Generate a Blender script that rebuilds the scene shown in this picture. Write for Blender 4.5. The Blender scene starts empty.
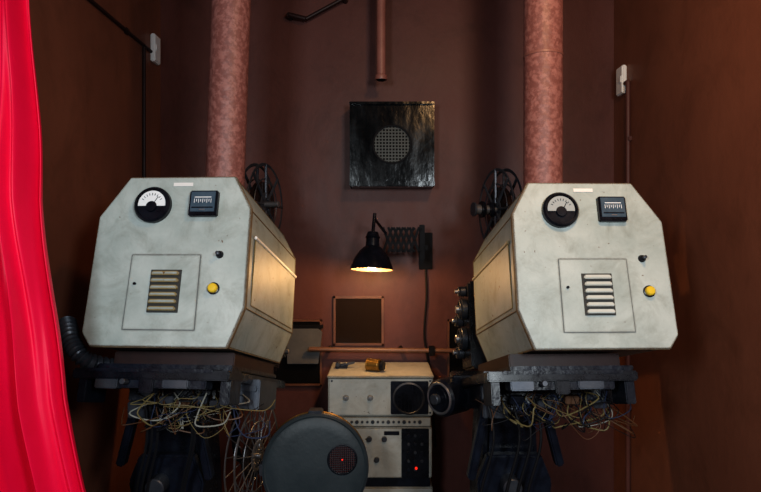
import bpy, bmesh, math, random
from mathutils import Vector, Matrix, Euler
random.seed(11)
sc = bpy.context.scene
sc.view_settings.view_transform = 'Standard'
try: sc.view_settings.look = 'Medium High Contrast'
except Exception as e: print('LOOK', e)

# ------------------------------------------------------------ materials
def mat(name, col, rough=0.5, metal=0.0, var=0.0, vscale=8.0, col2=None, bump=0.0, bscale=60.0,
        stretch=(1,1,1), emit=None, estr=0.0, sheen=0.0, lo=0.35, hi=0.7, rvar=0.0, spec=0.5, chips=None, wear=None, grime=None):
    m = bpy.data.materials.new(name); m.use_nodes = True
    nt = m.node_tree; b = nt.nodes['Principled BSDF']
    b.inputs['Base Color'].default_value = (*col, 1)
    b.inputs['Roughness'].default_value = rough
    b.inputs['Metallic'].default_value = metal
    b.inputs['Specular IOR Level'].default_value = spec
    if sheen: b.inputs['Sheen Weight'].default_value = sheen
    if emit:
        b.inputs['Emission Color'].default_value = (*emit, 1); b.inputs['Emission Strength'].default_value = estr
    tc = nt.nodes.new('ShaderNodeTexCoord'); mp = nt.nodes.new('ShaderNodeMapping')
    mp.inputs['Scale'].default_value = stretch
    nt.links.new(tc.outputs['Object'], mp.inputs['Vector'])
    if col2 or rvar:
        n = nt.nodes.new('ShaderNodeTexNoise'); n.inputs['Scale'].default_value = vscale
        n.inputs['Detail'].default_value = 8; n.inputs['Roughness'].default_value = 0.65
        nt.links.new(mp.outputs[0], n.inputs['Vector'])
        r = nt.nodes.new('ShaderNodeValToRGB')
        r.color_ramp.elements[0].position = lo; r.color_ramp.elements[1].position = hi
        r.color_ramp.elements[0].color = (*col, 1)
        r.color_ramp.elements[1].color = (*(col2 or col), 1)
        nt.links.new(n.outputs['Fac'], r.inputs['Fac'])
        out = r.outputs['Color']
        def mixin(out, facsock, c):
            mx = nt.nodes.new('ShaderNodeMixRGB'); mx.inputs[2].default_value=(*c,1)
            nt.links.new(facsock, mx.inputs[0]); nt.links.new(out, mx.inputs[1]); return mx.outputs[0]
        if chips:
            n3 = nt.nodes.new('ShaderNodeTexNoise'); n3.inputs['Scale'].default_value = chips[1]
            n3.inputs['Detail'].default_value = 6
            nt.links.new(mp.outputs[0], n3.inputs['Vector'])
            r3 = nt.nodes.new('ShaderNodeValToRGB')
            r3.color_ramp.elements[0].position = chips[2]; r3.color_ramp.elements[1].position = chips[2]+.02
            r3.color_ramp.elements[0].color=(0,0,0,1); r3.color_ramp.elements[1].color=(1,1,1,1)
            nt.links.new(n3.outputs['Fac'], r3.inputs['Fac'])
            out = mixin(out, r3.outputs['Color'], chips[0])
        if grime:
            n5 = nt.nodes.new('ShaderNodeTexNoise'); n5.inputs['Scale'].default_value = grime[1]
            n5.inputs['Detail'].default_value = 10; n5.inputs['Roughness'].default_value=.75; n5.inputs['Distortion'].default_value=.6
            nt.links.new(mp.outputs[0], n5.inputs['Vector'])
            mg = nt.nodes.new('ShaderNodeMapRange'); mg.inputs['From Min'].default_value=.48; mg.inputs['From Max'].default_value=.75
            mg.inputs['To Max'].default_value=grime[2]
            nt.links.new(n5.outputs['Fac'], mg.inputs['Value']); out = mixin(out, mg.outputs[0], grime[0])
        if wear:
            n4 = nt.nodes.new('ShaderNodeTexNoise'); n4.inputs['Scale'].default_value=38; n4.inputs['Detail'].default_value=6
            nt.links.new(mp.outputs[0], n4.inputs['Vector'])
            bv = nt.nodes.new('ShaderNodeBevel'); bv.samples=6; bv.inputs['Radius'].default_value=wear[1]
            ge = nt.nodes.new('ShaderNodeNewGeometry'); dt = nt.nodes.new('ShaderNodeVectorMath'); dt.operation='DOT_PRODUCT'
            nt.links.new(bv.outputs[0], dt.inputs[0]); nt.links.new(ge.outputs['True Normal'], dt.inputs[1])
            om = nt.nodes.new('ShaderNodeMath'); om.operation='SUBTRACT'; om.inputs[0].default_value=1.0
            nt.links.new(dt.outputs['Value'], om.inputs[1])
            ml = nt.nodes.new('ShaderNodeMath'); ml.operation='MULTIPLY'
            nt.links.new(om.outputs[0], ml.inputs[0]); nt.links.new(n4.outputs['Fac'], ml.inputs[1])
            mr2 = nt.nodes.new('ShaderNodeMapRange'); mr2.inputs['From Min'].default_value=.035; mr2.inputs['From Max'].default_value=.065
            nt.links.new(ml.outputs[0], mr2.inputs['Value'])
            out = mixin(out, mr2.outputs[0], wear[0])
        nt.links.new(out, b.inputs['Base Color'])
        if rvar:
            mr = nt.nodes.new('ShaderNodeMapRange')
            mr.inputs['From Min'].default_value = 0.35; mr.inputs['From Max'].default_value = 0.65
            mr.inputs['To Min'].default_value = max(0.05, rough-rvar); mr.inputs['To Max'].default_value = min(1, rough+rvar)
            nt.links.new(n.outputs['Fac'], mr.inputs['Value'])
            nt.links.new(mr.outputs[0], b.inputs['Roughness'])
    if bump:
        n2 = nt.nodes.new('ShaderNodeTexNoise'); n2.inputs['Scale'].default_value = bscale
        n2.inputs['Detail'].default_value = 4
        nt.links.new(mp.outputs[0], n2.inputs['Vector'])
        bp = nt.nodes.new('ShaderNodeBump'); bp.inputs['Strength'].default_value = bump
        bp.inputs['Distance'].default_value = 0.01
        nt.links.new(n2.outputs['Fac'], bp.inputs['Height'])
        nt.links.new(bp.outputs[0], b.inputs['Normal'])
    return m

M_WALLB = mat('wall_paint_plum', (0.095,0.036,0.031), 0.5, col2=(0.128,0.050,0.042), vscale=1.6, bump=0.12, bscale=25, stretch=(1,1,0.7), rvar=0.08, spec=.3, grime=((.045,.019,.017),3.5,.6))
M_WALLS = mat('wall_paint_brown', (0.185,0.072,0.045), 0.5, col2=(0.245,0.098,0.060), vscale=1.6, bump=0.10, bscale=20, stretch=(1,1,0.7), rvar=0.08, spec=.3, grime=((.08,.034,.02),3.0,.5))
M_FLOOR = mat('floor_concrete', (0.03,0.022,0.02), 0.6, col2=(0.05,0.04,0.035), vscale=5)
M_CEIL = mat('ceiling_paint', (0.2,0.14,0.12), 0.8, col2=(0.24,0.17,0.15), vscale=3)
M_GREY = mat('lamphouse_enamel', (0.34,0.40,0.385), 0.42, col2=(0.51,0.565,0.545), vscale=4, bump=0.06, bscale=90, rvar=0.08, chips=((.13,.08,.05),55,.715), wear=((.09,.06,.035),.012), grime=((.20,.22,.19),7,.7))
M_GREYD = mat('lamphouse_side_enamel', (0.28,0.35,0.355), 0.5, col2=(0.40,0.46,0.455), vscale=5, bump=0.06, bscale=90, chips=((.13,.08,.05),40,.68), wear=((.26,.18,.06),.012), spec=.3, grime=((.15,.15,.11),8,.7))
M_RUST = mat('worn_edge', (0.20,0.14,0.07), 0.7, col2=(0.07,0.04,0.03), vscale=40)
M_BLK = mat('black_enamel', (0.004,0.005,0.008), 0.28, col2=(0.010,0.012,0.020), vscale=9, rvar=0.12, spec=.28)
M_BLKM = mat('black_iron', (0.005,0.006,0.011), 0.32, col2=(0.012,0.016,0.028), vscale=14, bump=0.3, bscale=30, spec=.28)
M_MATTE = mat('matte_black_paint', (0.005,0.005,0.007), 0.55, col2=(0.010,0.010,0.013), vscale=12, spec=.12)
M_BOX = mat('glossy_black_paint', (0.0025,0.0035,0.005), 0.18, col2=(0.007,0.010,0.015), vscale=9, rvar=0.06, bump=0.42, bscale=11, stretch=(1,1,0.45), lo=0.5, hi=0.8, spec=.32)
M_DARK = mat('void_shade', (0.004,0.0035,0.004), 0.7, spec=.1)  # flat black standing in for the shade inside ports and other openings
M_STEEL = mat('steel', (0.35,0.36,0.38), 0.35, metal=0.8, col2=(0.2,0.2,0.22), vscale=20)
M_STEELD = mat('dark_steel', (0.038,0.046,0.062), 0.4, metal=0.5, col2=(0.08,0.085,0.10), vscale=12)
M_LINE = mat('panel_seam', (0.12,0.14,0.14), 0.6)
M_GAP = mat('louvre_gap_shade', (0.03,0.03,0.027), 0.6)  # dark backing plate paints the shadow lines between the slats
M_BRASS = mat('brass', (0.30,0.18,0.05), 0.35, metal=0.8, col2=(0.18,0.10,0.03), vscale=15)
M_PIPE = mat('lagged_pipe_paint', (0.21,0.080,0.068), 0.5, col2=(0.33,0.145,0.125), vscale=42, lo=0.45, hi=0.58, bump=0.35, bscale=35)
M_PIPE2 = mat('pipe_paint_plain', (0.30,0.13,0.105), 0.42, col2=(0.22,0.09,0.072), vscale=8)
M_RAIL = mat('rail_paint', (0.20,0.10,0.06), 0.4, col2=(0.12,0.06,0.04), vscale=8)
M_CREAM = mat('amplifier_cream', (0.34,0.345,0.32), 0.5, col2=(0.44,0.44,0.41), vscale=7, bump=0.05, chips=((.1,.07,.05),50,.70), wear=((.12,.09,.05),.006), grime=((.2,.17,.12),9,.6))
M_WHITE = mat('white_plastic', (0.80,0.79,0.77), 0.4)
M_LOUV = mat('louvre_lit_enamel', (0.50,0.52,0.47), 0.4, col2=(0.60,0.61,0.57), vscale=12)  # right-hand slats: warm light on them put into a paler enamel colour
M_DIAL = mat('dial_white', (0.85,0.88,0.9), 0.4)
M_DIALD = mat('dial_grey', (0.36,0.40,0.41), 0.3)  # plain grey dial face for the right projector's round meter
M_METER = mat('meter_scale', (0.045,0.08,0.115), 0.3, col2=(0.07,0.11,0.15), vscale=30)
M_YEL = mat('yellow_plastic', (0.75,0.52,0.03), 0.35)
M_RED = mat('red_pilot_light', (0.5,0.01,0.01), 0.4, emit=(1,0.03,0.01), estr=0.9)
M_REDD = mat('red_glow_mesh_paint', (0.05,0.004,0.004), 0.4)  # dim red light on the drum mesh, painted in as dark red
M_DISC = mat('magazine_grey_paint', (0.024,0.035,0.043), 0.42, col2=(0.040,0.053,0.062), vscale=6, bump=0.08, spec=.3)
M_CURT = mat('red_satin', (0.76,0.0035,0.050), 0.42, col2=(0.86,0.006,0.068), vscale=3, bump=0.05, bscale=9, spec=.3)
M_GRILL = mat('speaker_grille_wire', (0.055,0.062,0.060), 0.5, metal=0.2)
M_BULB = mat('glowing_bulb', (1,0.9,0.7), 0.4, emit=(1,0.80,0.48), estr=3.0)
M_ENIN = mat('shade_inner_enamel', (0.15,0.11,0.06), 0.5)
M_WW = mat('cable_white', (0.30,0.29,0.25), 0.5); M_WY = mat('cable_yellow', (0.19,0.145,0.06), 0.5)
M_WK = mat('cable_black', (0.010,0.010,0.012), 0.5, spec=.2); M_WB = mat('cable_blue', (0.02,0.03,0.07), 0.5)
M_WR = mat('cable_brown', (0.10,0.045,0.02), 0.5)
M_GLASS = mat('port_glass', (0.022,0.014,0.010), 0.14, spec=.5)
M_SHUT = mat('shutter_grey_metal', (0.085,0.085,0.09), 0.45, col2=(0.12,0.12,0.12), vscale=9)
M_WOOD = mat('brown_varnish', (0.16,0.065,0.035), 0.45, col2=(0.09,0.038,0.022), vscale=10)
M_WOODD = mat('dark_brown_base', (0.034,0.015,0.014), 0.45, col2=(0.018,0.010,0.010), vscale=10, spec=.3)
M_FILM = mat('film_stock', (0.02,0.012,0.01), 0.25)

# ------------------------------------------------------------ builders
def root(name, loc):
    e = bpy.data.objects.new(name, None); e.location = loc; e.empty_display_size = 0.1
    sc.collection.objects.link(e); return e

class Part:
    def __init__(s, name, parent=None, M=None):
        s.name=name; s.parent=parent; s.M=M or Matrix.Identity(4); s.bm=bmesh.new(); s.mats=[]
    def _mi(s, m):
        if m not in s.mats: s.mats.append(m)
        return s.mats.index(m)
    def _merge(s, bm, m, T=None):
        if T is not None: bm.transform(T)
        mi = s._mi(m)
        for f in bm.faces: f.material_index = mi
        me = bpy.data.meshes.new('t'); bm.to_mesh(me); bm.free()
        s.bm.from_mesh(me); bpy.data.meshes.remove(me)
    def box(s, c, size, m, bev=0.004, rot=None, taper=None):
        bm = bmesh.new(); bmesh.ops.create_cube(bm, size=1)
        for v in bm.verts:
            v.co = Vector((v.co.x*size[0], v.co.y*size[1], v.co.z*size[2]))
            if taper and v.co.z > 0: v.co.x *= taper[0]; v.co.y *= taper[1]
        if bev: bmesh.ops.bevel(bm, geom=list(bm.edges), offset=min(bev, min(size)*0.45), segments=2, affect='EDGES')
        T = Matrix.Translation(c)
        if rot: T = T @ Euler(rot).to_matrix().to_4x4()
        s._merge(bm, m, T); return s
    def prism(s, poly, y0, y1, m, bev=0.0, T=None):
        bm = bmesh.new()
        a = [bm.verts.new((p[0], y0, p[1])) for p in poly]; b = [bm.verts.new((p[0], y1, p[1])) for p in poly]
        bm.faces.new(a); bm.faces.new(list(reversed(b))); n=len(poly)
        for i in range(n): bm.faces.new((a[i], b[i], b[(i+1)%n], a[(i+1)%n]))
        bmesh.ops.recalc_face_normals(bm, faces=bm.faces)
        if bev: bmesh.ops.bevel(bm, geom=list(bm.edges), offset=bev, segments=2, affect='EDGES')
        s._merge(bm, m, T); return s
    def lathe(s, prof, m, origin=(0,0,0), axis=(0,0,1), seg=40):
        bm = bmesh.new(); rings=[]
        for r,h in prof:
            if r < 1e-6: rings.append([bm.verts.new((0,0,h))])
            else: rings.append([bm.verts.new((r*math.cos(2*math.pi*i/seg), r*math.sin(2*math.pi*i/seg), h)) for i in range(seg)])
        for A,B in zip(rings, rings[1:]):
            if len(A)==1 and len(B)==1: continue
            for i in range(seg):
                j=(i+1)%seg
                if len(A)==1: bm.faces.new((A[0],B[i],B[j]))
                elif len(B)==1: bm.faces.new((A[i],A[j],B[0]))
                else: bm.faces.new((A[i],A[j],B[j],B[i]))
        bmesh.ops.recalc_face_normals(bm, faces=bm.faces)
        q = Vector((0,0,1)).rotation_difference(Vector(axis).normalized())
        s._merge(bm, m, Matrix.Translation(origin) @ q.to_matrix().to_4x4()); return s
    def cyl(s, p0, p1, r, m, r2=None, seg=32, bev=None):
        p0=Vector(p0); p1=Vector(p1); L=(p1-p0).length; r2 = r if r2 is None else r2
        b = min(r,r2,L)*0.12 if bev is None else bev
        return s.lathe([(0,0),(r-b,0),(r,b),(r2,L-b),(r2-b,L),(0,L)], m, p0, p1-p0, seg)
    def ring(s, c, axis, R, w, m, th=None, seg=56):
        th = th or w
        k=[(R+w/2*math.cos(a), th/2*math.sin(a)) for a in [2*math.pi*i/8 for i in range(9)]]
        return s.lathe(k, m, c, axis, seg)
    def tube(s, pts, r, m, seg=10, sub=6, radf=None):
        P=[Vector(p) for p in pts]
        if sub>1 and len(P)>2:
            Q=[]; E=[P[0]*2-P[1]]+P+[P[-1]*2-P[-2]]
            for i in range(1,len(E)-2):
                a,b,c,d=E[i-1:i+3]
                for k in range(sub):
                    t=k/sub
                    Q.append(0.5*((2*b)+(c-a)*t+(2*a-5*b+4*c-d)*t*t+(3*b-a-3*c+d)*t**3))
            Q.append(P[-1]); P=Q
        bm=bmesh.new(); rings=[]; up=None
        for i,p in enumerate(P):
            t=(P[min(i+1,len(P)-1)]-P[max(i-1,0)]).normalized()
            if up is None: up=t.orthogonal().normalized()
            else: up=(up-t*up.dot(t)).normalized()
            w=t.cross(up); rr = r if radf is None else radf(i, len(P))
            rings.append([bm.verts.new(p+rr*(math.cos(2*math.pi*k/seg)*up+math.sin(2*math.pi*k/seg)*w)) for k in range(seg)])
        for A,B in zip(rings,rings[1:]):
            for k in range(seg): bm.faces.new((A[k],A[(k+1)%seg],B[(k+1)%seg],B[k]))
        bm.faces.new(list(reversed(rings[0]))); bm.faces.new(rings[-1])
        s._merge(bm, m); return s
    def done(s):
        s.bm.transform(s.M)
        if s.parent: s.bm.transform(Matrix.Translation(-s.parent.location))
        me=bpy.data.meshes.new(s.name); s.bm.to_mesh(me); s.bm.free()
        for m in s.mats: me.materials.append(m)
        for p in me.polygons: p.use_smooth=True
        me.set_sharp_from_angle(angle=math.radians(32))
        o=bpy.data.objects.new(s.name, me); sc.collection.objects.link(o)
        if s.parent: o.parent=s.parent
        return o

# ------------------------------------------------------------ room shell
XL, XR, YB, YF, H = -1.32, 1.40, 3.60, -1.60, 3.20
def slab(name, lo, hi, m):
    c=[(a+b)/2 for a,b in zip(lo,hi)]; z=[b-a for a,b in zip(lo,hi)]
    Part(name).box(c, z, m, bev=0).done()
slab('wall_back', (XL-.1,YB,0),(XR+.1,YB+.12,H), M_WALLB)
slab('wall_left', (XL-.1,YF,0),(XL,YB,H), M_WALLS)
slab('wall_right', (XR,YF,0),(XR+.1,YB,H), M_WALLS)
slab('wall_front', (XL-.1,YF-.1,0),(XR+.1,YF,H), M_WALLS)
slab('floor', (XL-.1,YF-.1,-.1),(XR+.1,YB+.12,0), M_FLOOR)
slab('ceiling', (XL-.1,YF-.1,H),(XR+.1,YB+.12,H+.1), M_CEIL)

# ------------------------------------------------------------ film projectors
def reel(P, c, axis, R, nsp, mrim, mspoke, wid=0.045, spw=0.006, film=0.55, mf=None):
    ax=Vector(axis).normalized(); c=Vector(c)
    a=ax.orthogonal().normalized(); b=ax.cross(a)
    for sgn in (-1,1):
        cc=c+ax*sgn*wid/2
        P.ring(cc, ax, R-0.008, 0.016, mrim, th=0.006)
        P.ring(cc, ax, R*0.62, 0.008, mspoke, th=0.005)
        P.ring(cc, ax, R*0.25, 0.02, mrim, th=0.006)
        for i in range(nsp):
            t=2*math.pi*i/nsp; d=a*math.cos(t)+b*math.sin(t)
            P.cyl(cc+d*R*0.15, cc+d*(R-0.006), spw, mspoke, seg=6)
    P.cyl(c-ax*wid*0.45, c+ax*wid*0.45, R*0.2, mrim)
    if film: P.cyl(c-ax*wid*0.35, c+ax*wid*0.35, R*film, mf or M_FILM, seg=48)
    P.cyl(c-ax*wid*0.9, c+ax*wid*0.9, 0.012, M_STEEL)

def projector(x0, z0, s, yaw, gx, mx, px, kx, bx, lx, right, scale, tx0, tx1, bx0, bx1, colx, hd):
    E = root('film_projector', (x0, 2.45, 0))
    Mh = Matrix.Translation((x0, 2.1, z0)) @ Matrix.Rotation(-yaw, 4, 'Z') @ Matrix.Rotation(math.radians(-15), 4, 'X') @ Matrix.Scale(scale,4)
    prof=[(-.177,.317),(.215,.317),(.281,.195),(.285,-.16),(.235,-.298),(-.245,-.298),(-.279,-.25),(-.276,.165)]
    poly=[(s*u,z) for u,z in prof]
    def sc_(k): return [(p[0]*k, p[1]*k) for p in poly]
    P=Part('lamp_house_body',E,Mh)
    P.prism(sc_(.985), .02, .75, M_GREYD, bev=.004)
    for u,z in prof[1:5]:
        P.tube([(s*u*.985,.03,z*.985),(s*u*.985,.74,z*.985)], .0022, M_RUST, seg=6, sub=1)
    bk=[(s*u*.985,.745,z*.985) for u,z in prof]; P.tube(bk+[bk[0]], .003, M_RUST, seg=6, sub=1)
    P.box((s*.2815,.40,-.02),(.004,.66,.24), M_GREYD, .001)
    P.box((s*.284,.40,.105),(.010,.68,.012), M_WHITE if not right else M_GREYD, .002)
    P.done()
    P=Part('front_panel',E,Mh)
    P.prism(sc_(1.0), -.004, .018, M_RUST, bev=.003)
    P.prism(sc_(.993), -.008, .0, M_GREY, bev=.003)
    hp=[(px-.1275,-.2395),(px+.1275,-.2395),(px+.1245,.0245),(px-.1245,.0245)]
    hp2=[(px-.126,-.238),(px+.126,-.238),(px+.123,.023),(px-.123,.023)]
    P.prism(hp, -.0095, -.006, M_LINE)
    P.prism(hp2, -.0105, -.007, M_GREY, bev=.0012)
    P.done()
    P=Part('louvre_vent',E,Mh)
    lc=px+.008
    P.box((lc,-.0115,-.105),(.110,.003,.150), M_GAP, .001)
    for i in range(6):
        zz=-.166+i*.0245
        P.prism([(lc-.050,zz-.0075),(lc+.050,zz-.0075),(lc+.046,zz+.0065),(lc-.046,zz+.0065)], -.026,-.011, M_GREYD if not right else M_LOUV, .003)
    P.cyl((px-.1,-.009,-.08),(px-.1,-.018,-.08),.005,M_BLK,seg=12)
    P.done()
    P=Part('round_meter',E,Mh)
    g=(gx,-.008,.205)
    P.lathe([(0,0),(.066,0),(.066,.018),(.060,.026),(.055,.026),(.053,.018),(0,.018)], M_BLK, g, (0,-1,0), 48)
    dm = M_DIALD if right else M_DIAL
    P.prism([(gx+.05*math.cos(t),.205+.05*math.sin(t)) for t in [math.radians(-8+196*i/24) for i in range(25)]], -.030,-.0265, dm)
    for i in range(9):
        t=math.radians(30+15*i); c=Vector((gx+.038*math.cos(t),-.031,.203+.038*math.sin(t)))
        P.box(c,(.008,.001,.0018),M_BLK,0,rot=(0,-t,0))
    P.tube([(gx,-.032,.193),(gx+.022,-.032,.232)],.0012,M_BLK,seg=5,sub=1)
    P.lathe([(.020,0),(.018,.004),(0,.005)],M_BLK,(gx,-.030,.196),(0,-1,0),24)
    P.done()
    P=Part('square_meter',E,Mh)
    P.box((mx,-.018,.208),(.102,.024,.094), M_BLK, .004)
    P.box((mx,-.0315,.212),(.088,.003,.074), M_METER, .001)
    P.box((mx,-.0335,.228),(.060,.001,.003), M_DIAL, 0)
    for i in range(9): P.box((mx-.030+i*.0075,-.0335,.216 if i%2 else .2145),(.0018,.001,.010 if i%2 else .015), M_DIAL, 0)
    P.box((mx,-.0335,.19),(.076,.003,.004), M_BLK, 0)
    P.box((mx,-.0335,.182),(.02,.003,.004), M_STEEL, 0)
    P.done()
    P=Part('control_knobs',E,Mh)
    P.lathe([(.014,0),(.012,.006),(.010,.012),(0,.012)],M_BLK,(kx,-.008,.025),(0,-1,0),24)
    P.lathe([(.006,0),(.006,.02),(0,.022)],M_STEELD,(kx,-.018,.025),(0,-1,0),16)
    P.lathe([(.021,0),(.021,.006),(.015,.008),(0,.008)],M_BLK,(bx,-.008,-.095),(0,-1,0),28)
    P.lathe([(.017,0),(.016,.014),(.012,.018),(0,.019)],M_YEL,(bx,-.012,-.095),(0,-1,0),28)
    P.done()
    Part('name_label',E,Mh).box((lx,-.0095,.285),(.072,.002,.013),M_WHITE,0).done()
    P=Part('support_table',E,Mh)
    bc=(bx0+bx1)/2; bw=bx1-bx0; tcx=(tx0+tx1)/2; tw=tx1-tx0
    P.box((bc,.40,-.326),(bw*.93,.56,.052), M_WOODD, .004)
    P.box((bc,.36,-.356),(bw,.62,.016), M_BLKM, .003)
    P.box((tcx,.42,-.385),(tw,.82,.034), M_BLK, .005)
    P.box((tcx,.03,-.372),(tw*.8,.05,.012), M_BLKM, .003)
    P.box((tcx,.06,-.415),(tw*.7,.07,.03), M_BLKM, .004)
    P.box((s*.21,.42,-.44),(.13,.26,.11), M_STEELD, .004)
    P.box((s*.21,.285,-.42),(.11,.02,.02), M_STEELD, .003)
    P.box((tx0+.03,.10,-.43),(.03,.14,.10), M_BLKM, .004)
    P.box((tx1-.02,.10,-.42),(.035,.12,.12), M_BLKM, .004)
    for dx,w_,d_ in ((.12,.08,.035),(.26,.05,.05),(.36,.09,.03)):
        P.box((tx0+dx,.04,-.405-d_*.3),(w_,.05,d_), M_BLK if w_<.06 else M_STEELD, .004)
    P.cyl((tx0+.19,.02,-.41),(tx0+.19,-.012,-.41),.010,M_STEELD,seg=12)
    P.done()
    P=Part('picture_head',E,Mh)
    P.box((s*(.06+hd*.5),.92,-.10),(.20+hd,.26,.42), M_BLK, .012)
    P.cyl((s*0.02,.72,0),(s*0.02,.80,0),.09,M_STEELD,r2=.05)
    P.cyl((0,1.04,-.02),(0,1.20,-.02),.045,M_STEEL)
    P.cyl((0,1.20,-.02),(0,1.24,-.02),.05,M_BLK)
    for (yy,zz,r) in ((.86,-.02,.05),(.98,-.06,.03),(.90,-.16,.055),(.99,-.22,.03),(.86,.07,.025)):
        h_=.16+hd
        P.cyl((s*h_,yy,zz),(s*(h_+.03),yy,zz),r,M_STEELD); P.cyl((s*(h_+.03),yy,zz),(s*(h_+.055),yy,zz),r*.4,M_STEEL)
        P.ring((s*(h_+.035),yy,zz),(1,0,0),r*.85,.008,M_STEELD)
    P.cyl((s*.06,.92,.10),(s*.06,.95,.40),.022,M_BLK)
    P.box((s*.06,.92,-.33),(.16,.22,.10), M_BLKM, .01)
    P.done()
    P=Part('upper_reel',E)
    ax=Matrix.Rotation(-s*math.radians(14),4,'Z') @ Vector((1,0,0))
    uc=Vector((x0+s*.165, 2.90, 1.70 if not right else 1.675))
    reel(P, uc, ax, .20, 8, M_STEELD, M_STEELD, spw=.007, film=.55)
    P.cyl(uc-ax*.10, uc+ax*.09, .014, M_STEEL)
    P.tube([uc-ax*s*.07, uc-ax*s*.10+Vector((0,.03,-.12)), (x0+s*.08,3.0,z0-.02)], .018, M_BLK)
    if right:
        P.cyl(uc-ax*.04,uc-ax*.06,.035,M_BLK); P.cyl(uc-ax*.06,uc-ax*.08,.022,M_STEEL); P.cyl(uc-ax*.085,uc-ax*.10,.04,M_BLK); P.cyl(uc-ax*.10,uc-ax*.13,.024,M_STEEL); P.cyl(uc-ax*.13,uc-ax*.14,.034,M_STEELD)
    P.done()
    P=Part('lower_reel',E)
    lc=Vector((x0+s*.15, 2.78, .53))
    ax2=Matrix.Rotation(-s*math.radians(12),4,'Z') @ Vector((1,0,0))
    reel(P, lc, ax2, .25, 18, M_STEEL, M_STEEL, spw=.0028, film=.4)
    P.tube([lc, lc-ax2*s*.08, lc-ax2*s*.10+Vector((0,.02,.30))],.018,M_BLK)
    P.done()
    P=Part('cast_pedestal',E)
    cx=colx
    P.box(((cx+x0)/2,2.50,.90),(.26+abs(cx-x0),.60,.12), M_BLKM, .015, rot=(math.radians(-15),0,0))
    P.box((cx,2.45,.45),(.27,.34,.86), M_BLK, .02, taper=(.72,.85))
    P.box((cx,2.45,.03),(.46,.66,.06), M_BLK, .015)
    P.prism([(cx-.16,.06),(cx+.16,.06),(cx+.12,.45),(cx+.14,.62),(cx+.10,.72),(cx-.10,.72),(cx-.14,.62),(cx-.12,.45)], 2.235,2.285, M_BLKM, .008)
    P.box((cx-s*.13,2.24,.83),(.03,.05,.30), M_BLKM, .006, rot=(0,s*.25,0))
    P.box((cx+s*.13,2.24,.80),(.03,.05,.34), M_BLKM, .006, rot=(0,-s*.2,0))
    P.cyl((cx-.02,2.24,.62),(cx-.02,2.17,.62),.035,M_STEELD)
    P.cyl((cx+.05,2.24,.52),(cx+.05,2.18,.52),.018,M_STEEL)
    P.box((cx-.08,2.215,.90),(.09,.05,.06), M_STEELD, .004)
    P.box((cx+.09,2.205,.885),(.07,.05,.05), M_BLK, .004)
    P.done()
    P=Part('wiring',E)
    cols=[M_WW,M_WY,M_WK,M_WK,M_WR,M_WB,M_WK,M_WR,M_WY,M_WK]
    wx0=(cx-.02 if not right else .44); wx1=(cx+.26 if not right else .84)
    for i in range(54):
        a=wx0+random.random()*(wx1-wx0); b=a+random.uniform(-.16,.16)
        z1=.98+random.uniform(-.04,.0); z2=.98+random.uniform(-.13,.0); dr=random.uniform(.02,.13)
        y=2.10+random.random()*.11
        P.tube([(a,y+.05,z1),(a+random.uniform(-.05,.05),y+random.uniform(-.02,.02),z1-dr*.6),((a+b)/2+random.uniform(-.06,.06),y-.01,z1-dr),(b+random.uniform(-.06,.06),y+random.uniform(-.02,.02),z2-dr*.3),(b,y+.05,z2)],
               random.choice([.0014,.0018,.0028]), random.choice(cols), seg=6)
    for i in range(4):   # small terminal blocks amid the loom
        xx=wx0+.05+i*(wx1-wx0-.1)/3
        P.box((xx,2.17,.945-.015*(i%2)),(.05,.03,.028), random.choice([M_BLK,M_STEELD,M_WR]), .003)
    for i in range(5):
        a=cx-.12+random.random()*.25
        P.tube([(a,2.18,.95),(a+.02,2.15,.8),(a-.03,2.17,.55),(a,2.2,.2)], .005, M_WK, seg=6)
    P.done()
    return E,Mh

EL,ML=projector(-.74,1.444, 1, math.radians(4.5), -.075,.112,-.008,.182,.172,.025,False,1.0,-.30,.245,-.235,.24,-.80,0)
ER,MR=projector(.742,1.43, -1, math.radians(-2.5), -.105,.086,-.002,.180,.190,-.01,True,.975,-.40,.125,-.31,.13,.50,.14)
ER.name='film_projector.001'

P=Part('drive_motor',ER)
a=Vector((-.75,-.66,0)).normalized(); c0=Vector((.245,2.50,.865))
P.cyl(c0,c0-a*.14,.078,M_BLKM); P.ring(c0,a,.062,.012,M_STEEL); P.cyl(c0,c0+a*.012,.05,M_BLK); P.cyl(c0+a*.012,c0+a*.035,.022,M_STEELD)
P.box((.37,2.55,.93),(.14,.10,.06),M_BLK,.006); P.box((.40,2.55,.87),(.16,.10,.10),M_BLK,.01)
P.done()
P=Part('corrugated_hose',EL)
P.tube([(-1.15,2.20,1.22),(-1.09,2.12,1.16),(-1.03,2.10,1.10),(-.96,2.20,1.05)],.03,M_STEELD,seg=20,sub=22,radf=lambda i,n:.028+.005*math.sin(i*1.6))
P.done()

# ------------------------------------------------------------ exhaust pipes
def pipe(nm,b,t,ring):
    E=root(nm,(b[0],b[1],b[2]))
    P=Part('lagged_pipe',E); b=Vector(b); t=Vector(t); P.cyl(b,t,.081,M_PIPE,seg=48,bev=.001)
    if ring:
        d=(t-b).normalized(); c=b+d*(ring-b.z)
        P.cyl(c,c+d*.012,.0835,M_PIPE2,seg=48)
    P.done()
    P=Part('base_collar',E); P.cyl(b-Vector((0,0,.01)),b+Vector((0,0,.05)),.088,M_STEELD,seg=48); P.done()
    P=Part('ceiling_flange',E); P.cyl((t.x,t.y,H-.03),(t.x,t.y,H-.001),.11,M_PIPE2,seg=48); P.done()
pipe('exhaust_pipe',(-.666,2.55,1.60),(-.612,2.55,H-.002),None)
pipe('exhaust_pipe.001',(.690,2.55,1.58),(.692,2.55,H-.002),2.30)

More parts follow.
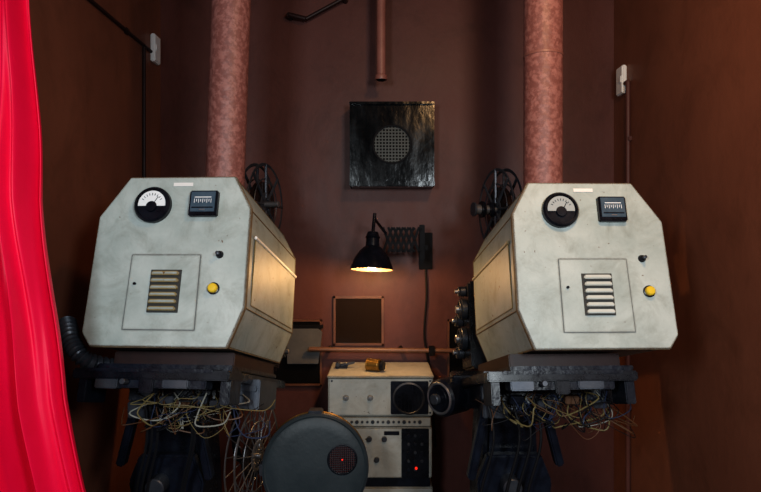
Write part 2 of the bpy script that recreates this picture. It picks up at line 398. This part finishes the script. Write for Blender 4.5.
P=Part('ceiling_conduit_pipe')
P.cyl((.003,3.40,2.45),(.003,3.40,H-.002),.026,M_PIPE2); P.lathe([(.034,0),(.036,.01),(.034,.025),(.026,.03)],M_PIPE2,(.003,3.40,2.44),(0,0,1))
P.cyl((.003,3.40,2.438),(.003,3.40,2.445),.022,M_DARK)
P.done()
P=Part('wall_pipe_bracket')
P.cyl((-.44,3.54,2.84),(-.21,3.54,2.965),.011,M_WOODD); P.cyl((-.54,3.54,2.865),(-.44,3.54,2.84),.014,M_WOODD)
P.cyl((-.21,3.54,2.965),(-.21,3.598,2.965),.014,M_WOODD); P.cyl((-.54,3.54,2.865),(-.54,3.598,2.865),.016,M_WOODD)
P.done()

# ------------------------------------------------------------ wall monitor speaker
E=root('wall_speaker',(.066,3.52,2.08))
P=Part('cabinet',E)
cx,cz,hw=.066,2.085,.243
P.box((cx-hw+.006,3.52,cz),(.012,.158,2*hw),M_BOX,.003); P.box((cx+hw-.006,3.52,cz),(.012,.158,2*hw),M_BOX,.003)
P.box((cx,3.52,cz+hw-.006),(2*hw,.158,.012),M_BOX,.003); P.box((cx,3.52,cz-hw+.006),(2*hw,.158,.012),M_BOX,.003)
P.box((cx,3.515,cz-hw+.016),(2*hw+.004,.17,.028),M_BOX,.003)
P.box((cx,3.515,cz+hw-.008),(2*hw+.004,.17,.014),M_BOX,.003)
P.done()
P=Part('baffle_board',E)
bm=bmesh.new(); n=48; R=.105; inner=[];outer=[]
for i in range(n):
    t=2*math.pi*i/n; c,s_=math.cos(t),math.sin(t); k=(hw-.008)/max(abs(c),abs(s_))
    inner.append(bm.verts.new((cx+R*c,3.452,cz+R*s_))); outer.append(bm.verts.new((cx+k*c,3.452,cz+k*s_)))
for i in range(n):
    j=(i+1)%n; bm.faces.new((inner[i],outer[i],outer[j],inner[j]))
r=bmesh.ops.extrude_face_region(bm,geom=list(bm.faces)); 
for v in r['geom']:
    if isinstance(v,bmesh.types.BMVert): v.co.y+=.012
bmesh.ops.recalc_face_normals(bm,faces=bm.faces); P._merge(bm,M_BOX)
P.ring((cx,3.451,cz),(0,1,0),R+.004,.012,M_MATTE,th=.008)
P.done()
P=Part('speaker_grille',E)
for i in range(-5,6):
    o=i*.0185; h=math.sqrt(max(R*R-o*o,0))
    if h<.01: continue
    P.box((cx+o,3.458,cz),(.007,.003,2*h),M_GRILL,0); P.box((cx,3.461,cz+o),(2*h,.003,.007),M_GRILL,0)
P.cyl((cx,3.485,cz),(cx,3.51,cz),R,M_DARK,seg=40)
P.done()

# ------------------------------------------------------------ scissor arm lamp
E=root('scissor_arm_wall_lamp',(-.03,3.2,1.45))
P=Part('shade',E)
tip=Vector((.03,.14,1)).normalized()
so=Vector((-.046,3.13,1.375))
prof=[(.110,0),(.112,.006),(.104,.03),(.090,.065),(.068,.098),(.048,.118),(.036,.126),(.034,.165),(.040,.172),(.034,.18),(.028,.20),(0,.205)]
P.lathe(prof,M_BLK,so,tip,48); P.done()
P=Part('shade_lining',E)
P.lathe([(.108,.002),(.101,.03),(.087,.063),(.065,.094),(.03,.118),(0,.12)],M_ENIN,so,tip,48); P.done()
P=Part('bulb',E)
P.lathe([(0,.004),(.022,.010),(.034,.031),(.03,.056),(.016,.086),(.014,.112)],M_BULB,so,tip,32); P.done()
P=Part('scissor_arm',E)
top=so+tip*.20
P.cyl(top,top+Vector((.01,.02,.10)),.009,M_BLK)
x1=.025; n=6; dx=.030
for i in range(n):
    xa=x1+i*dx
    P.box((xa+dx/2,3.36,1.535),(.014,.006,.15),M_MATTE,.001,rot=(0,.36,0))
    P.box((xa+dx/2,3.368,1.535),(.014,.006,.15),M_MATTE,.001,rot=(0,-.36,0))
    for zz in (1.475,1.535,1.595): P.cyl((xa+dx/2+(0 if zz==1.535 else .03),3.35,zz),(xa+dx/2+(0 if zz==1.535 else .03),3.375,zz),.006,M_MATTE,seg=10)
P.tube([top+Vector((.01,.02,.07)),(-.01,3.30,1.62),(.03,3.36,1.57)],.008,M_BLK)
P.box((.235,3.40,1.52),(.03,.03,.20),M_MATTE,.003)
P.box((.26,3.50,1.49),(.02,.20,.03),M_MATTE,.003)
P.box((.27,3.588,1.47),(.08,.022,.22),M_MATTE,.003)
P.done()

# ------------------------------------------------------------ ports & wall fittings
def port(nm,x0,x1,z0,z1,mf,mg,fw=.018):
    E=root(nm,((x0+x1)/2,3.59,(z0+z1)/2)); P=Part('frame',E); d=.022; y=YB-.012
    P.box(((x0+x1)/2,y,z1-fw/2),(x1-x0,d,fw),mf,.002); P.box(((x0+x1)/2,y,z0+fw/2),(x1-x0,d,fw),mf,.002)
    P.box((x0+fw/2,y,(z0+z1)/2),(fw,d,z1-z0),mf,.002); P.box((x1-fw/2,y,(z0+z1)/2),(fw,d,z1-z0),mf,.002)
    P.done(); P=Part('pane',E); P.box(((x0+x1)/2,YB-.006,(z0+z1)/2),(x1-x0-fw,.008,z1-z0-fw),mg,0); P.done(); return E
port('window_1',-.282,.02,.905,1.20,M_WOOD,M_GLASS,.014)
E=port('window_2',-.66,-.35,.665,1.06,M_WOOD,M_DARK,.012)
P=Part('shutter',E); P.prism([(-.555,.80),(-.37,.80),(-.345,.99),(-.37,1.01),(-.555,1.01)],3.555,3.572,M_SHUT,.003); P.box((-.46,3.57,1.02),(.24,.03,.02),M_MATTE,.003); P.done()
port('window_3',.40,.68,.665,1.06,M_WOOD,M_DARK,.012)
P=Part('wall_rail')
P.cyl((-.42,3.52,.895),(.50,3.52,.885),.013,M_RAIL)
for x in (-.30,.12,.44): P.cyl((x,3.52,.892),(x,3.598,.892),.012,M_MATTE)
P.box((.30,3.52,.885),(.035,.045,.055),M_MATTE,.004)
P.done()
P=Part('wall_cable')
P.tube([(.27,3.585,1.36),(.275,3.585,1.2),(.262,3.585,1.0),(.27,3.585,.9),(.30,3.585,.7),(.33,3.585,.3)],.006,M_WK,seg=8)
P.done()

def switch(nm,x,sgn,y,z):
    E=root(nm,(x,y,z)); P=Part('switch_box',E)
    P.box((x+sgn*.015,y,z),(.028,.09,.16),M_WHITE,.006); P.box((x+sgn*.031,y-.028,z),(.008,.02,.04),M_WHITE,.003); P.done()
switch('light_switch',XL,1,3.48,2.64); switch('light_switch.001',XR,-1,3.45,2.45)
P=Part('electrical_conduit')
P.cyl((XL+.012,3.32,1.85),(XL+.012,3.32,2.60),.009,M_WOODD); P.cyl((XL+.012,3.425,2.61),(XL+.012,1.85,2.61),.008,M_WOODD)
for y in (2.0,2.5,3.1): P.box((XL+.009,y,2.61),(.018,.03,.03),M_WOODD,.003)
P.done()
P=Part('electrical_conduit.001')
P.cyl((XR-.014,3.36,.0),(XR-.014,3.36,2.42),.013,M_WALLB); P.cyl((XR-.014,3.36,2.42),(XR-.014,3.395,2.42),.013,M_WALLB)
for z in (.6,1.4,2.1): P.box((XR-.010,3.36,z),(.02,.045,.025),M_WALLB,.003)
P.done()

# ------------------------------------------------------------ amplifier rack
E=root('sound_amplifier_rack',(0,3.35,0))
P=Part('upper_amplifier',E)
P.box((0,3.385,.695),(.56,.37,.205),M_CREAM,.006)
P.box((0,3.38,.803),(.57,.385,.012),M_CREAM,.004)
P.box((.155,3.196,.692),(.20,.010,.175),M_BLKM,.003)
P.lathe([(.086,0),(.086,.008),(.078,.012),(.074,.006)],M_STEELD,(.150,3.192,.690),(0,-1,0),40)
P.lathe([(.076,.006),(.06,.004),(.03,.003),(0,.003)],M_BLK,(.150,3.192,.690),(0,-1,0),40)
for k in range(-3,4):
    o=k*.02; h=math.sqrt(.074**2-o*o); P.box((.150+o,3.184,.690),(.003,.003,2*h),M_BLKM,0)
for x in (-.185,-.055):
    P.lathe([(.016,0),(.014,.006),(.010,.018),(0,.019)],M_STEEL,(x,3.2,.69),(0,-1,0),20)
for x in (-.26,.265):
    for z in (.61,.78): P.lathe([(.006,0),(.004,.003),(0,.004)],M_STEELD,(x,3.2,z),(0,-1,0),10)
P.done()
P=Part('control_strip',E)
P.box((.01,3.385,.560),(.52,.36,.052),M_CREAM,.004)
for i in range(16):
    P.cyl((-.21+i*.028,3.206,.56),(-.21+i*.028,3.198,.56),.006 if i%3 else .009,M_STEELD,seg=12)
P.done()
P=Part('lower_amplifier',E)
P.box((.055,3.385,.395),(.44,.36,.27),M_CREAM,.005)
P.box((.185,3.2,.395),(.145,.012,.262),M_BLK,.003)
for r in range(5):
    for c in range(3): P.cyl((.15+c*.035,3.195,.49-r*.045),(.15+c*.035,3.188,.49-r*.045),.008,M_STEELD if (r+c)%2 else M_BLKM,seg=12)
P.cyl((.19,3.195,.318),(.19,3.186,.318),.007,M_RED,seg=12)
for x,z in ((-.06,.47),(.02,.47),(-.02,.36)): P.cyl((x,3.205,z),(x,3.19,z),.014,M_STEELD,seg=16)
P.box((.06,3.204,.50),(.08,.004,.02),M_BLK,.001)
P.done()
P=Part('base_unit',E)
P.box((.055,3.385,.235),(.42,.34,.05),M_BLKM,.003)
P.box((.06,3.385,.11),(.44,.36,.20),M_CREAM,.005)
P.box((.06,3.2,.12),(.34,.01,.10),M_STEELD,.003)
P.done()
P=Part('brass_lens_barrel')
P.cyl((-.075,3.32,.845),(.0,3.29,.845),.034,M_BRASS); P.ring((-.07,3.318,.845),(1,-.37,0),.032,.008,M_BRASS); P.ring((-.01,3.294,.845),(1,-.37,0),.032,.008,M_BRASS)
P.cyl((.0,3.29,.845),(.02,3.282,.845),.026,M_BLK); P.done()
P=Part('splicing_tool')
P.box((-.22,3.40,.817),(.07,.05,.015),M_BLKM,.003); P.box((-.19,3.40,.832),(.09,.02,.012),M_STEELD,.003,rot=(0,-.2,0)); P.cyl((-.24,3.40,.835),(-.24,3.36,.835),.012,M_STEELD); P.done()

# ------------------------------------------------------------ round film magazine on stand
E=root('film_magazine',(-.28,2.65,0))
P=Part('magazine_drum',E)
mc=Vector((-.280,2.58,.545)); n=Vector((.08,-1,.12)).normalized()
P.lathe([(0,-.07),(.215,-.07),(.226,-.06),(.228,-.012),(.226,0),(.218,.006),(.212,.002),(.208,.004),(.16,.010),(0,.014)],M_DISC,mc,n,72)
P.ring(mc-n*.004,n,.227,.006,M_STEELD,th=.008,seg=72)
P.ring(mc-n*.066,n,.226,.008,M_BRASS,th=.01,seg=72)  # brass-coloured ring stands in for the orange light along the drum rim
P.done()
P=Part('drum_window',E)
a=n.cross(Vector((0,0,1))).normalized(); a=a if a.x>0 else -a; b=Vector((0,0,1))-n*n.z; b.normalize()
wc=mc+a*.115+b*.035+n*.010
P.cyl(wc-n*.004,wc+n*.004,.060,M_REDD,seg=40); P.ring(wc+n*.004,n,.061,.008,M_BLK,th=.005)
for i in range(-6,7):
    o=i*.009; h=math.sqrt(.058**2-o*o)
    P.tube([wc+a*o-b*h+n*.006,wc+a*o+b*h+n*.006],.0018,M_BLK,seg=5,sub=1); P.tube([wc+b*o-a*h+n*.006,wc+b*o+a*h+n*.006],.0018,M_BLK,seg=5,sub=1)
P.cyl(wc+n*.004,wc+n*.008,.0035,M_RED,seg=12)
P.done()
P=Part('hinge_and_latch',E)
P.box(mc+b*.232-n*.03,(.06,.06,.022),M_STEELD,.004); P.box(mc-a*.228-n*.03,(.02,.06,.05),M_STEELD,.004)
P.done()
P=Part('stand',E)
P.cyl((-.28,2.66,.03),(-.28,2.66,.50),.025,M_BLKM); P.cyl((-.28,2.66,.0),(-.28,2.66,.03),.15,M_BLKM)
P.box((-.28,2.66,.42),(.20,.05,.08),M_BLKM,.005)
P.done()

# ------------------------------------------------------------ curtain
def lerp(tbl,z):
    for (z0,v0),(z1,v1) in zip(tbl,tbl[1:]):
        if z0<=z<=z1: return v0+(v1-v0)*(z-z0)/(z1-z0)
    return tbl[-1][1]
edge=[(0,-.65),(.50,-.755),(.80,-.852),(1.06,-.912),(1.35,-.955),(1.63,-.988),(1.9,-1.006),(2.2,-1.018),(3.2,-1.022)]
E=root('red_curtain',(-1.1,1.7,0))
P=Part('drape',E); bm=bmesh.new(); NU,NV=280,120; g=[]
for j in range(NV+1):
    z=.02+j/NV*3.02; xr=lerp(edge,z); row=[]
    fl=.65+.35*min(1,max(0,(2.6-z)/1.6))
    for i in range(NU+1):
        u=i/NU; x=XL+.02+(xr-XL-.02)*u
        ph=2*math.pi*u
        q=math.sin(ph*4.2+.6*math.sin(z*1.7)+.9)
        y=1.70+fl*(.045*q+.022*math.sin(ph*9+z*1.1+1)+.014*math.sin(ph*2.3+z*3.3)+.007*math.sin(ph*17-z*2.2))
        y+=.014*math.sin(14*(z*.8+(x+1.3)*1.4))*math.exp(-((z-1.5)/.7)**2)
        x+=.010*math.sin(ph*4.2+z*.9)*(u*(1-u)*4)
        row.append(bm.verts.new((x,y,z)))
    g.append(row)
for j in range(NV):
    for i in range(NU): bm.faces.new((g[j][i],g[j][i+1],g[j+1][i+1],g[j+1][i]))
P._merge(bm,M_CURT); o=P.done()
sm=o.modifiers.new('t','SOLIDIFY'); sm.thickness=.003
P=Part('curtain_rail',E); P.cyl((XL+.002,1.70,3.06),(-.60,1.70,3.06),.014,M_BRASS)
for i in range(8): P.ring((XL+.05+i*.038,1.70,3.055),(1,0,0),.02,.005,M_BRASS,seg=20)
P.done()

# ------------------------------------------------------------ lights
def area(nm,loc,tgt,sz,e,col,sy=None):
    l=bpy.data.lights.new(nm,'AREA'); l.energy=e; l.color=col; l.size=sz
    if sy: l.shape='RECTANGLE'; l.size_y=sy
    o=bpy.data.objects.new(nm,l); o.location=loc; o.rotation_euler=(Vector(tgt)-Vector(loc)).to_track_quat('-Z','Y').to_euler()
    sc.collection.objects.link(o)
area('doorway_daylight_right',(.85,-.5,2.0),(-.2,2.6,1.4),.35,32,(.86,.95,1.0),.5)
area('doorway_daylight_left',(-.75,-.5,1.9),(.2,2.6,1.4),.35,28,(.86,.95,1.0),.5)
area('added_warm_wall_light',(.7,1.0,3.0),(1.38,2.3,1.4),.25,18,(1,.58,.26))  # added warm light for the right wall, no ceiling fitting behind it
def pt(nm,loc,e,col,r):
    l=bpy.data.lights.new(nm,'POINT'); l.energy=e; l.color=col; l.shadow_soft_size=r
    o=bpy.data.objects.new(nm,l); o.location=loc; sc.collection.objects.link(o)
pt('desk_lamp_glow',so+tip*-.015,11,(1,.56,.22),.02)
w=bpy.data.worlds.new('w'); sc.world=w; w.use_nodes=True
w.node_tree.nodes['Background'].inputs[0].default_value=(.5,.55,.6,1); w.node_tree.nodes['Background'].inputs[1].default_value=.15

# ------------------------------------------------------------ camera
c=bpy.data.cameras.new('camera'); c.sensor_width=36; c.lens=600*36/761
o=bpy.data.objects.new('camera',c); o.location=(0,0,1.5); o.rotation_euler=(math.radians(90),0,0)
sc.collection.objects.link(o); sc.camera=o
